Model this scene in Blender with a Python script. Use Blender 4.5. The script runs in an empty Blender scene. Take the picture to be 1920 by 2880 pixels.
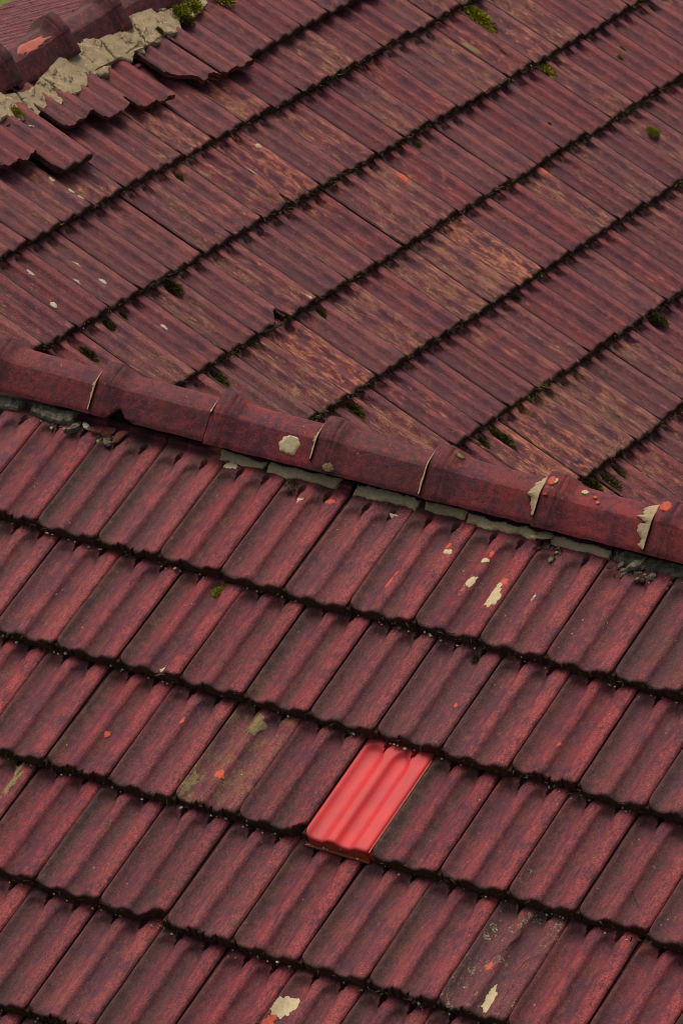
import bpy, bmesh, math, random
import numpy as np
from mathutils import Matrix, Vector
from mathutils.geometry import delaunay_2d_cdt

C = bpy.context.scene.collection
SC = bpy.context.scene
rad = math.radians

# ------------------------------------------------------------------ camera
W_, H_ = 1920.0, 2880.0
FPX = 14782.3
CAM = np.array([6.65289, -12.06574, 5.30251])
CM = np.array([[0.859617, 0.510577, 0.019201], [-0.219859, 0.335713, 0.915947], [-0.461216, 0.791585, -0.400840]])
cam = bpy.data.objects.new('camera', bpy.data.cameras.new('camera'))
C.objects.link(cam)
m = Matrix([[CM[0][k], CM[1][k], -CM[2][k], CAM[k]] for k in range(3)] + [[0, 0, 0, 1]])
cam.matrix_world = m
cam.data.sensor_fit = 'VERTICAL'
cam.data.sensor_height = 24.0
cam.data.lens = FPX / H_ * 24.0
cam.data.clip_start = 0.5
cam.data.clip_end = 800
SC.camera = cam

# ------------------------------------------------------------------ light
SUN_EL, SUN_AZ = 66.0, -60.0          # azimuth measured from +Y towards +X
world = bpy.data.worlds.new('World')
SC.world = world
world.use_nodes = True
nt = world.node_tree
sky = nt.nodes.new('ShaderNodeTexSky')
sky.sky_type = 'NISHITA'
sky.sun_disc = False
sky.sun_elevation = rad(SUN_EL)
sky.sun_rotation = rad(SUN_AZ)
sky.air_density = 0.6
sky.dust_density = 8.0
sky.ozone_density = 0.0
bg = nt.nodes['Background']
nt.links.new(sky.outputs[0], bg.inputs[0])
bg.inputs[1].default_value = 0.11
sun = bpy.data.objects.new('sun', bpy.data.lights.new('sun', 'SUN'))
C.objects.link(sun)
sun.data.energy = 1.25
sun.data.angle = rad(36)
sun.data.color = (1.0, 0.92, 0.82)
sd = Vector((math.sin(rad(SUN_AZ)) * math.cos(rad(SUN_EL)), math.cos(rad(SUN_AZ)) * math.cos(rad(SUN_EL)), math.sin(rad(SUN_EL))))
sun.rotation_euler = sd.to_track_quat('Z', 'Y').to_euler()
SC.view_settings.view_transform = 'Standard'
SC.view_settings.look = 'None'
SC.view_settings.exposure = 0.42
SC.view_settings.gamma = 1.0
SC.render.engine = 'CYCLES'
SC.cycles.max_bounces = 5
SC.cycles.pixel_filter_type = 'BLACKMAN_HARRIS'
SC.cycles.filter_width = 1.0

# ------------------------------------------------------------------ helpers
def project(P):
    d = CM @ (np.asarray(P) - CAM)
    return W_ / 2 + FPX * d[0] / d[2], H_ / 2 - FPX * d[1] / d[2]

def tag(o, label=None, cat=None, group=None, kind=None):
    if label: o['label'] = label
    if cat: o['category'] = cat
    if group: o['group'] = group
    if kind: o['kind'] = kind
    return o

def mesh(name, V, F, mats, fm=None, sharp=40):
    me = bpy.data.meshes.new(name)
    me.from_pydata([tuple(map(float, v)) for v in V], [], [tuple(int(i) for i in f) for f in F])
    for mt in mats: me.materials.append(mt)
    if fm is not None: me.polygons.foreach_set('material_index', np.array(fm, dtype=np.int32))
    if sharp:
        me.shade_smooth()
        me.set_sharp_from_angle(angle=rad(sharp))
    me.update()
    return me

def obj(name, me, parent=None):
    o = bpy.data.objects.new(name, me)
    C.objects.link(o)
    if parent: o.parent = parent
    return o

class Noise1:
    """smooth value noise in 1-3 dimensions out of a few random sines"""
    def __init__(self, seed, n=7, f0=1.0, gain=0.62, lac=1.7):
        r = np.random.RandomState(seed)
        self.t = []
        a, f = 1.0, f0
        for _ in range(n):
            d = r.normal(size=3); d /= np.linalg.norm(d)
            self.t.append((a, d * f, r.rand() * 6.283)); a *= gain; f *= lac
        self.s = sum(t[0] for t in self.t)
    def __call__(self, x, y=0.0, z=0.0):
        v = 0
        for a, d, p in self.t: v = v + a * np.sin(d[0] * x + d[1] * y + d[2] * z + p)
        return v / self.s

# ------------------------------------------------------------------ materials
class G:
    def __init__(self, name):
        self.m = bpy.data.materials.new(name); self.m.use_nodes = True
        self.t = self.m.node_tree; self.t.nodes.clear()
    def n(self, typ, **k):
        nd = self.t.nodes.new(typ)
        for a, v in k.items(): setattr(nd, a, v)
        return nd
    def l(self, a, b): self.t.links.new(a, b)
    def put(self, sock, v):
        if hasattr(v, 'node'): self.l(v, sock)
        elif v is not None: sock.default_value = v
    def math(self, op, a, b=None, c=None, clamp=False):
        nd = self.n('ShaderNodeMath', operation=op, use_clamp=clamp)
        self.put(nd.inputs[0], a)
        if b is not None: self.put(nd.inputs[1], b)
        if c is not None: self.put(nd.inputs[2], c)
        return nd.outputs[0]
    def mul(self, *a):
        o = a[0]
        for b in a[1:]: o = self.math('MULTIPLY', o, b)
        return o
    def mix(self, f, a, b, blend='MIX'):
        nd = self.n('ShaderNodeMix', data_type='RGBA', blend_type=blend)
        self.put(nd.inputs[0], f)
        for s, v in ((nd.inputs[6], a), (nd.inputs[7], b)):
            if hasattr(v, 'node'): self.l(v, s)
            else: s.default_value = (*v, 1)
        return nd.outputs[2]
    def attr(self, name):
        nd = self.n('ShaderNodeAttribute', attribute_type='OBJECT', attribute_name=name)
        return nd.outputs['Fac']
    def noise(self, vec, scale, detail=3, rough=.55, w=None, dist=0):
        nd = self.n('ShaderNodeTexNoise', noise_dimensions='4D')
        self.l(vec, nd.inputs['Vector']); nd.inputs['Scale'].default_value = scale
        nd.inputs['Detail'].default_value = detail; nd.inputs['Roughness'].default_value = rough
        nd.inputs['Distortion'].default_value = dist
        if w is not None: self.put(nd.inputs['W'], w)
        return nd.outputs[0]
    def step(self, v, a, b):
        nd = self.n('ShaderNodeMapRange', interpolation_type='SMOOTHSTEP')
        self.put(nd.inputs[0], v); self.put(nd.inputs[1], a); self.put(nd.inputs[2], b)
        return nd.outputs[0]
    def scale(self, vec, s):
        nd = self.n('ShaderNodeVectorMath', operation='MULTIPLY')
        self.l(vec, nd.inputs[0]); nd.inputs[1].default_value = s
        return nd.outputs[0]
    def ramp(self, f, pts):
        nd = self.n('ShaderNodeValToRGB')
        e = nd.color_ramp.elements
        while len(e) < len(pts): e.new(.5)
        for el, (p, v) in zip(e, pts):
            el.position = p; el.color = (v, v, v, 1)
        self.l(f, nd.inputs[0])
        return nd.outputs[0]
    def out(self, color, rough=.6, bump=None, spec=.4, bstr=1.0, bdist=.002, **kw):
        b = self.n('ShaderNodeBsdfPrincipled')
        self.put(b.inputs['Roughness'], rough)
        b.inputs['Specular IOR Level'].default_value = spec
        if hasattr(color, 'node'): self.l(color, b.inputs['Base Color'])
        else: b.inputs['Base Color'].default_value = (*color, 1)
        for k, v in kw.items(): self.put(b.inputs[k], v)
        if bump is not None:
            bn = self.n('ShaderNodeBump'); bn.inputs['Strength'].default_value = bstr; bn.inputs['Distance'].default_value = bdist
            self.l(bump, bn.inputs['Height']); self.l(bn.outputs[0], b.inputs['Normal'])
        o = self.n('ShaderNodeOutputMaterial'); self.l(b.outputs[0], o.inputs[0])
        return self.m

def clay_material(name, cap=False):
    g = G(name)
    tc = g.n('ShaderNodeTexCoord').outputs['Object']
    rnd = g.n('ShaderNodeObjectInfo').outputs['Random']
    w = g.mul(rnd, 57.0)
    sep = g.n('ShaderNodeSeparateXYZ'); g.l(tc, sep.inputs[0])
    x, y, z = sep.outputs
    streakv = g.scale(tc, (14, 260, 200)) if cap else g.scale(tc, (130, 38, 60))
    st1 = g.noise(g.scale(tc, (60, 60, 60)) if cap else streakv, 1.0, 4, .6, w)
    st2 = g.noise(g.scale(tc, (95, 24, 30)) if not cap else g.scale(tc, (60, 60, 60)), 1.0, 5, .62, g.math('ADD', w, 9.0))
    big = g.noise(tc, 11, 4, .6, g.math('ADD', w, 21.0))
    mid = g.noise(tc, 45, 4, .62, g.math('ADD', w, 33.0))
    fine = g.noise(tc, 260, 4, .78, w)
    grain = g.noise(tc, 900, 2, .6, w)
    hue = g.attr('hue')           # 0 crimson, 1 greyed plum
    ochre, wear, dirt, dark = g.attr('ochre'), g.attr('wear'), g.attr('dirt'), g.attr('dark')
    base = g.mix(hue, (.240, .0265, .0285) if cap else (.190, .0215, .0275), (.200, .0560, .0490))
    plum = g.mix(hue, (.064, .0135, .0265), (.078, .0260, .0370))
    f = g.step(g.math('ADD', g.mul(st1, .5), g.mul(big, .6)), .44, .68)
    col = g.mix(f, plum, base)
    col = g.mix(g.mul(g.step(mid, .52, .75), .55), col, (.19, .050, .045))
    if not cap:
        s = g.math('DIVIDE', x, .2)
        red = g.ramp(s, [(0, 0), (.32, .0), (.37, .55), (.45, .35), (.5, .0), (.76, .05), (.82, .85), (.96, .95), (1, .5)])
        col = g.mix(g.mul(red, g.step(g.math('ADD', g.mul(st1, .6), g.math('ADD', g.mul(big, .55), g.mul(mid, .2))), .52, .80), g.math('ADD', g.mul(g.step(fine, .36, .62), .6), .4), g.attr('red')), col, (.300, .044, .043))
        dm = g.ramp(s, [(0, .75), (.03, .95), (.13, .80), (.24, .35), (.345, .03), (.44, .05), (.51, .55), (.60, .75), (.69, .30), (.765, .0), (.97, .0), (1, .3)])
        dirt_shade = g.step(g.math('ADD', g.math('ADD', g.mul(fine, .38), g.math('ADD', g.mul(big, .75), g.mul(mid, .25))), g.mul(dm, .46)), .76, 1.06)
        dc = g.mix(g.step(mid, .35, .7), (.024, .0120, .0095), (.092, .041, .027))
        dc = g.mix(hue, dc, g.mix(fine, (.026, .0135, .0165), (.072, .034, .036)))  # far-slope troughs: rib shade is painted in along with the dirt
        col = g.mix(g.mul(g.mul(dirt_shade, dm), dirt), col, dc)
        # rain-washed ochre and buff streaks along the slope
        och = g.step(g.math('ADD', g.mul(st2, .75), g.mul(big, .45)), g.math('SUBTRACT', .82, g.mul(ochre, .26)), g.math('SUBTRACT', .96, g.mul(ochre, .26)))
        col = g.mix(g.mul(och, .85, g.math('ADD', g.mul(g.step(fine, .40, .58), .7), .3)), col, g.mix(fine, (.230, .115, .050), (.385, .210, .095)))
        # worn face: bare orange clay
        wr = g.step(g.math('ADD', g.mul(st2, .70), g.math('ADD', g.mul(mid, .25), g.mul(big, .15))), g.math('SUBTRACT', .83, g.mul(wear, .33)), g.math('SUBTRACT', .92, g.mul(wear, .30)))
        col = g.mix(g.mul(wr, .88, g.math('ADD', g.mul(g.step(fine, .38, .56), .65), .35)), col, g.mix(fine, (.46, .098, .042), (.60, .215, .095)))
        # black growth at the heads of the troughs
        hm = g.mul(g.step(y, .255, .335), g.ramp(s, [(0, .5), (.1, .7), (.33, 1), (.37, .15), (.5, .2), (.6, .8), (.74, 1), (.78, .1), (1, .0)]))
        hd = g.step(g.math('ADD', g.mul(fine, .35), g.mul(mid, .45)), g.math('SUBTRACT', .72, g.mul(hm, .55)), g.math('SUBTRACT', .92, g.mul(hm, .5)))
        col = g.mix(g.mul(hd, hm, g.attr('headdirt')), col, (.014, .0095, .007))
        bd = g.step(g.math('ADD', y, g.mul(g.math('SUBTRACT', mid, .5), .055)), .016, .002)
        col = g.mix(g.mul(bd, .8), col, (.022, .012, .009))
        yl = g.attr('olive')
        ol = g.step(g.math('ADD', g.mul(mid, .6), g.mul(big, .5)), g.math('SUBTRACT', .86, g.mul(yl, .42)), g.math('SUBTRACT', 1.04, g.mul(yl, .42)))
        col = g.mix(g.mul(ol, .7), col, g.mix(mid, (.060, .048, .016), (.150, .125, .045)))
    else:
        stain = g.step(g.math('ADD', g.mul(mid, .55), g.mul(big, .7)), .50, .76)
        col = g.mix(g.mul(stain, .85, dirt), col, (.036, .020, .017))
        run = g.step(g.math('ADD', g.mul(g.noise(g.scale(tc, (55, 10, 10)), 1.0, 4, .65, w), .6), g.mul(mid, .45)), .52, .68)
        col = g.mix(g.mul(run, .6, dirt), col, (.055, .026, .022))
        wr = g.step(g.math('ADD', g.mul(mid, .7), g.mul(fine, .25)), .60, .70)
        col = g.mix(g.mul(wr, wear, .8), col, (.33, .060, .040))
        rst = g.mul(g.step(x, .10, .06), g.step(x, .0, .03), g.step(g.noise(g.scale(tc, (190, 22, 22)), 1.0, 4, .6, w), .42, .68))
        col = g.mix(g.mul(rst, .8), col, (.040, .017, .010))
    if not cap:
        bs = g.step(g.math('ADD', g.mul(g.noise(g.scale(tc, (110, 13, 30)), 1.0, 4, .65, g.math('ADD', w, 14.0)), .7), g.mul(mid, .35)), .60, .74)
        col = g.mix(g.mul(bs, .68, dark), col, (.030, .0185, .019))
    dk = g.step(g.math('ADD', g.mul(big, .6), g.mul(mid, .45)), g.math('SUBTRACT', .72, g.mul(dark, .2)), g.math('SUBTRACT', .9, g.mul(dark, .2)))
    col = g.mix(g.mul(dk, .55), col, (.030, .019, .022))
    # pale grit and pin-prick lichens
    sp = g.step(grain, .625, .70)
    col = g.mix(g.mul(sp, .36), col, (.32, .18, .135))
    vo = g.n('ShaderNodeTexVoronoi', feature='F1'); vo.inputs['Scale'].default_value = 75
    g.l(g.scale(tc, (1, .6, 1)), vo.inputs['Vector'])
    spots = g.mul(g.step(vo.outputs['Distance'], .17, .11), g.step(g.noise(tc, 26, 3, .6, g.math('ADD', w, 3.0)), .57, .63))
    col = g.mix(g.mul(spots, .75), col, g.mix(big, (.34, .12, .07), (.36, .28, .16)))
    pits = g.step(grain, .34, .27)
    col = g.mix(g.mul(pits, .6), col, (.02, .012, .012))
    so = g.noise(g.scale(tc, (150, 70, 100)), 1.0, 4, .68, g.math('ADD', w, 41.0))
    som = g.step(g.math('ADD', g.mul(so, .62), g.mul(big, .52)), g.math('SUBTRACT', .68, g.mul(dark, .08)), g.math('SUBTRACT', .78, g.mul(dark, .06)))
    col = g.mix(g.mul(som, .72, g.math('ADD', .35, g.mul(dark, .6))), col, g.mix(fine, (.014, .009, .009), (.046, .025, .021)))
    if not cap:
        pl = g.attr('pale')
        pm = g.mul(g.step(g.math('ADD', g.mul(mid, .6), g.mul(big, .4)), g.math('SUBTRACT', .74, g.mul(pl, .24)), g.math('SUBTRACT', .80, g.mul(pl, .24))), g.step(fine, .44, .58), g.step(pl, .05, .25))
        col = g.mix(g.mul(pm, .85), col, g.mix(st1, (.24, .185, .10), (.42, .36, .22)))
    # grain of the fired surface and buff scratches that follow the slope
    mott = g.math('ADD', g.mul(g.step(fine, .38, .62), (.95 if not cap else .6)), (.52 if not cap else .70))
    mm = g.n('ShaderNodeVectorMath', operation='SCALE'); g.l(col, mm.inputs[0]); g.l(mott, mm.inputs['Scale']); col = mm.outputs[0]
    scr = g.step(g.noise(g.scale(tc, (60, 420, 60)) if cap else g.scale(tc, (520, 60, 60)), 1.0, 2, .6, w), .63, .70)
    scm = g.step(g.noise(tc, 20, 4, .65, g.math('ADD', w, 5.0)), .46, .62)
    col = g.mix(g.mul(scr, scm, g.math('ADD', .15, g.mul(ochre, .75))), col, (.37, .225, .125))
    if not cap:
        # worn crests plus rib highlights painted in, so ribs show under any light
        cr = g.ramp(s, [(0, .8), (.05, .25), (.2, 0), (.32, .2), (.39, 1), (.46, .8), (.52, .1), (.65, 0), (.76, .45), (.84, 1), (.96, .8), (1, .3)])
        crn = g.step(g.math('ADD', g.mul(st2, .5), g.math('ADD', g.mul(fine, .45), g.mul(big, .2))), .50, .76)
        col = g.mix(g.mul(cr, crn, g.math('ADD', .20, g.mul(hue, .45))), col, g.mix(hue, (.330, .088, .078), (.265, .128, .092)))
    rough = g.math('ADD', .40, g.mul(fine, .30))
    h = g.math('ADD', g.math('ADD', g.mul(fine, .5), g.mul(grain, .35)), g.math('ADD', g.mul(mid, .6), g.mul(st1, .35)))
    return g.out(col, rough, h, .17, 1.0, .0036)

def simple_material(name, c1, c2, c3, scale=60, rough=.85, bdist=.004, spec=.25):
    g = G(name)
    tc = g.n('ShaderNodeTexCoord').outputs['Object']
    a = g.noise(tc, scale, 5, .65); b = g.noise(tc, scale * 5, 4, .7)
    col = g.mix(g.step(a, .36, .64), c1, c2)
    col = g.mix(g.mul(g.step(b, .55, .72), .8), col, c3)
    h = g.math('ADD', g.mul(a, .9), g.mul(b, .6))
    return g.out(col, rough, h, spec, 1.0, bdist)

def moss_material(name, lo, hi):
    g = G(name)
    tc = g.n('ShaderNodeTexCoord').outputs['Object']
    a = g.noise(tc, 120, 3, .6)
    geo = g.n('ShaderNodeNewGeometry')
    f = g.math('ADD', g.mul(a, .7), g.mul(geo.outputs['Random Per Island'], .5))
    col = g.mix(g.step(f, .25, .95), lo, hi)
    return g.out(col, .85, None, .15)

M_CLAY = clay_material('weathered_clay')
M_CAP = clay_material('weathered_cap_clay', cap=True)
M_BUTT = simple_material('grimy_clay_edge', (.030, .015, .010), (.085, .036, .022), (.14, .055, .032), 70, .8, .006)
M_BROKEN = simple_material('broken_clay', (.10, .030, .022), (.20, .055, .038), (.05, .02, .015), 120, .8, .004)
M_MORTAR = simple_material('old_mortar', (.345, .262, .145), (.420, .330, .195), (.140, .112, .095), 55, .92, .008, .15)
M_STRIP = simple_material('shade_lifted_mortar', (.46, .345, .195), (.54, .425, .255), (.19, .15, .115), 75, .92, .008, .15)  # paler copy of the old mortar, its colour offsetting the shade under the caps
M_GREYMORTAR = simple_material('grey_mortar', (.075, .068, .055), (.235, .200, .135), (.34, .28, .17), 75, .92, .010, .15)
M_LICHEN = simple_material('cream_lichen', (.44, .36, .21), (.53, .44, .26), (.27, .20, .12), 110, .9, .0025, .15)
M_WHITE = simple_material('pale_lichen', (.42, .38, .25), (.55, .51, .37), (.20, .18, .11), 160, .9, .005, .15)
M_ORANGE = simple_material('orange_lichen', (.56, .100, .048), (.38, .070, .040), (.60, .22, .12), 120, .8, .002, .2)
M_YELLOW = simple_material('yellow_green_lichen', (.25, .195, .085), (.13, .095, .050), (.38, .31, .16), 150, .9, .003, .15)
M_MOSS = moss_material('bright_moss', (.060, .064, .005), (.340, .320, .016))
M_DARKMOSS = moss_material('dark_moss', (.014, .013, .004), (.120, .108, .018))
M_FRINGE = moss_material('dry_brown_moss', (.009, .006, .004), (.060, .038, .018))
M_SALMON = simple_material('flaked_salmon_clay', (.36, .095, .062), (.42, .13, .085), (.16, .04, .03), 50, .85, .004)
M_WOOD = simple_material('old_wood', (.012, .009, .007), (.020, .015, .011), (.028, .020, .014), 20, .9, .003)

def red_tile_material():
    g = G('new_red_tile')
    tc = g.n('ShaderNodeTexCoord').outputs['Object']
    a = g.noise(g.scale(tc, (120, 10, 40)), 1.0, 4, .6); b = g.noise(tc, 14, 3, .5)
    col = g.mix(g.step(b, .35, .68), (.52, .026, .027), (.42, .025, .031))
    gr = g.mul(g.step(a, .60, .74), g.step(g.noise(tc, 30, 3, .6), .50, .66))
    col = g.mix(g.mul(gr, .45), col, (.20, .045, .05))
    se = g.n('ShaderNodeSeparateXYZ'); g.l(tc, se.inputs[0])
    ed = g.math('ADD', g.step(se.outputs[1], .035, .0), g.math('ADD', g.step(se.outputs[1], .30, .36), g.step(se.outputs[0], .016, .0)))
    du = g.step(g.math('ADD', g.mul(ed, .35), g.mul(g.noise(tc, 130, 4, .7), .8)), .50, .85)
    col = g.mix(g.mul(du, .55), col, (.22, .040, .032))
    sp = g.step(g.noise(tc, 420, 2, .6), .70, .76)
    col = g.mix(g.mul(sp, .4), col, (.25, .03, .03))
    return g.out(col, .48, a, .16, .2, .001, **{'Subsurface Weight': 0.0})
M_RED = red_tile_material()
def red_edge():
    g = G('red_tile_edge')
    return g.out((.34, .045, .028), .45, None, .4)
M_REDEDGE = red_edge()
M_RIM = simple_material('orange_brown_rim', (.36, .085, .035), (.24, .055, .028), (.10, .03, .018), 60, .5, .001)

# ------------------------------------------------------------------ roof frames
TW, TL, TT = 0.2, 0.36177, 0.038
XA = np.array([1.0, 0, 0]); DA = np.array([0, -.88050, -.47404]); NA = np.array([0, -.47404, .88050]); OA = np.zeros(3); U0A = .8028
XB = np.array([-.014130, .999900, 0]); DB = np.array([.879879, .012434, -.475035]); NB = np.array([.474988, .006712, .879967]); OB = np.array([-2.810757, 0, -.730687])
HB = np.array([.999900, .014130, 0])
APEX_B = OB - .165 * DB - HB * .105                   # plan position of the mortared ridge
DC = np.array([-DB[0], -DB[1], DB[2]]); NC = np.array([-NB[0], -NB[1], NB[2]]); XC = -XB
OC = OB - .2845 * DB
PH = {'A': {1: .186, 2: -.437, 3: -.547, 4: -.642, 5: -.7115, 6: -.76, 7: -.81},
      'B': {0: .40, 1: .784, 2: .784, 3: .961, 4: .271, 5: .10, 6: .811, 7: .31, 8: .30},
      'C': {k: (.3 * k) % 1 for k in range(0, 16)}}
# phases above are kept modulo one tile except near-slope rows, whose column numbers are fixed below
PA = {1: -3.8137, 2: -3.4372, 3: -3.5475, 4: -3.6418, 5: -3.7115, 6: -3.76, 7: -3.81}
def row_u(sl, j):
    if sl == 'A': return U0A + j * TL
    if sl == 'B': return .141 if j == 0 else j * TL
    return .42 + j * TL
def axes(sl):
    return {'A': (OA, XA, DA, NA), 'B': (OB, XB, DB, NB), 'C': (OC, XC, DC, NC)}[sl]
def tile_frame(sl, j, v, u=None, n=0.0):
    """origin at the butt, x across, y up the slope, z out of the tile"""
    o, x, d, nn = axes(sl)
    if u is None: u = row_u(sl, j)
    y = -d * TL - nn * (TT if sl == 'A' else .033); y = y / np.linalg.norm(y)
    z = np.cross(x, y)
    return o + u * d + v * x + n * nn, x, y, z
def matrix(o, x, y, z):
    return Matrix([[x[k], y[k], z[k], o[k]] for k in range(3)] + [[0, 0, 0, 1]])

# ------------------------------------------------------------------ the tile
PX = [0, .025, .06, .11, .18, .27, .33, .37, .44, .49, .54, .61, .70, .755, .79, .95, .985, 1]
PZ = [-.006, -.001, -.0040, -.0105, -.0145, -.0135, -.0070, 0, .0012, -.001, -.0100, -.0145, -.0135, -.0055, .0004, .0012, -.001, -.006]
SS = np.linspace(0, 1, 401)
_raw = np.interp(SS, PX, PZ)
_k = np.hanning(17); _k /= _k.sum()
_pad = np.pad(_raw, 8, mode='edge'); _sm = np.convolve(_pad, _k, 'valid')
_sm[:6] = _raw[:6]; _sm[-6:] = _raw[-6:]
def ztop(s, y, k_=1.0):
    s = np.asarray(s, float); y = np.asarray(y, float)
    z = np.interp(s, SS, _sm) * k_
    c = np.where(s < .42, .19, .62); hw = np.where(s < .42, .19, .15)
    ye = (.353 if k_ == 1.12 else .354) - .045 * np.clip(np.abs(s - c) / hw, 0, 1) ** 2.4
    k = np.clip((ye - y) / (.014 if k_ == 1.12 else .020), 0, 1); k = k * k * (3 - 2 * k)
    trough = (s < .40) | ((s > .47) & (s < .785))
    k = np.where(trough, k, 1.0)
    z = z * k + (1 - k) * np.where(s < .03, z, 0)
    for sc in (.315, .735):
        hwid = np.clip((y - .326) / .040, 0, 1) * .045
        wv = np.clip(1 - np.abs(s - sc) / np.maximum(hwid, 1e-4), 0, 1) ** .6 * (y > .326)
        z = z - .020 * wv * np.clip((y - .326) / .016, 0, 1) * np.clip((.372 - y) / .004, 0, 1)
    lip = np.clip((y - .4025) / .003, 0, 1)
    return z + .010 * lip

def tile_mesh(name, seed, chip=.0, butt=None, mats=None, thick=.0345, width=.1960, length=.42, rough=1.0, s0=0.0, s1=1.0, corner=None, relief=1.0):
    """a double-trough interlocking tile; butt(s) lifts the lower edge where it is broken"""
    nz = Noise1(seed, 6, 22); ne = Noise1(seed + 77, 8, 30, .75, 1.8); nx_ = Noise1(seed + 5, 5, 60)
    S = np.unique(np.concatenate([np.linspace(s0, s1, 45), [s for s in (.315, .735, .02, .98) if s0 < s < s1]]))
    Y = np.array([0, .0012, .003, .006, .010, .016, .024, .036, .055, .085, .12, .16, .20, .24, .27, .29, .300, .308, .315, .322, .330, .338, .346, .354, .362, .370, .378, .390, .4015, .4065, length])
    Y = Y[Y <= length]
    V = []; ns, ny = len(S), len(Y)
    r = .008 if butt is None else .0015
    for y in Y:
        for s in S:
            y0 = 0.0
            if s < .13: y0 += .031 * (1 - math.sqrt(max(0, 1 - ((.13 - s) / .13) ** 2)))
            if s > .955: y0 += .008 * (1 - math.sqrt(max(0, 1 - ((s - .955) / .045) ** 2)))
            y0 += .0015 * float(ne(s * .2 * 8, 3.1)) * rough
            if corner and s > corner[0]: y0 += corner[1] * min(1.0, (s - corner[0]) / corner[2]) ** .7 + .004 * float(ne(s * 12, 8.0))
            e = float(ne(s * 9, 1.7, seed))
            if chip and e > .25: y0 += chip * (e - .25) * 2.2
            if butt is not None: y0 = max(0.0, butt(s)) + .006 * float(ne(s * 1.7, 9.2)) + .003 * float(ne(s * 6, 4.2))
            yy = y0 + y * (length - y0) / length
            z = float(ztop(s, yy, relief))
            if y < r: z -= (r - math.sqrt(max(0, r * r - (r - y) ** 2)))
            z += .0014 * float(nz(s * .2, yy)) * rough + .0006 * float(nx_(s * .2, yy * 2)) * rough
            V.append((s * .2 * (width / .2), yy, z))
    F = []; fm = []
    for a in range(ny - 1):
        for b in range(ns - 1):
            i = a * ns + b
            F.append((i, i + 1, i + ns + 1, i + ns)); fm.append(0)
    n0 = len(V)
    # butt face: two more rows, straight along the bottom
    for k, q in enumerate((.5, 1.0)):
        for b, s in enumerate(S):
            t = V[b]
            zb = -thick + .0015 * float(ne(s * 5, 6.0)) if butt is None else t[2] - thick + .002 * float(ne(s * 7, 2.0))
            yb = t[1] + (.0022 if k == 0 else .0008) * (1 + float(ne(s * 8, k * 3.0)))
            V.append((t[0], yb, t[2] + (min(zb, t[2] - .004) - t[2]) * q))
    for b in range(ns - 1):
        F.append((b + 1, b, n0 + b, n0 + b + 1)); fm.append(1)
        F.append((n0 + b + 1, n0 + b, n0 + ns + b, n0 + ns + b + 1)); fm.append(1)
    # sides and underside
    bot = n0 + ns
    under = []
    for a in range(ny):
        for b in (0, ns - 1):
            t = V[a * ns + b]; V.append((t[0], t[1], -thick + .001 if butt is None else t[2] - thick)); under.append(len(V) - 1)
    for a in range(ny - 1):
        l0, r0, l1, r1 = under[2 * a], under[2 * a + 1], under[2 * a + 2], under[2 * a + 3]
        F.append((a * ns, (a + 1) * ns, l1, l0)); fm.append(1 if butt is None else 0)
        F.append(((a + 1) * ns + ns - 1, a * ns + ns - 1, r0, r1)); fm.append(1 if butt is None else 0)
        F.append((l0, l1, r1, r0)); fm.append(1)
    F.append(tuple([(ny - 1) * ns + b for b in range(ns)] + [under[-1], under[-2]])); fm.append(1)
    # interlocking side flange that reaches under the neighbour
    if s1 >= 1.0 and butt is None:
        x0 = V[ns - 1][0] - .002; base = len(V)
        prof = [(0, -.016), (.005, -.012), (.008, -.016), (.012, -.012), (.016, -.022), (.016, -.036), (0, -.036)]
        for yv in (.006, length - .01):
            for px, pz in prof: V.append((x0 + px, yv, pz))
        q = len(prof)
        for k in range(q):
            k2 = (k + 1) % q
            F.append((base + k, base + k2, base + q + k2, base + q + k)); fm.append(1)
        F.append(tuple(base + k for k in range(q - 1, -1, -1))); fm.append(1)
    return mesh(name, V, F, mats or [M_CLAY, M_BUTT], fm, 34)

# ------------------------------------------------------------------ patches that lie on a surface
def blob_outline(rx, ry, rot, seed, jag=.22, n=46):
    nz = Noise1(seed, 6, 1.6, .7, 1.9)
    P = []
    for k in range(n):
        a = 6.28318 * k / n
        r = 1 + jag * 2.0 * float(nz(math.cos(a) * 1.3, math.sin(a) * 1.3, .3)) + jag * .35 * math.sin(a * 9 + seed)
        r = max(.25, r)
        x, y = rx * r * math.cos(a), ry * r * math.sin(a)
        P.append((x * math.cos(rot) - y * math.sin(rot), x * math.sin(rot) + y * math.cos(rot)))
    return P
def densify(P, step, amp, seed):
    nz = Noise1(seed, 7, 55, .75, 1.8); Q = []
    for a, b in zip(P, P[1:] + P[:1]):
        L = math.hypot(b[0] - a[0], b[1] - a[1]); k = max(1, int(L / step))
        for i in range(k):
            t = i / k; x = a[0] + (b[0] - a[0]) * t; y = a[1] + (b[1] - a[1]) * t
            Q.append((x + amp * float(nz(x, y, 1.0)), y + amp * float(nz(x, y, 9.0))))
    return Q
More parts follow.
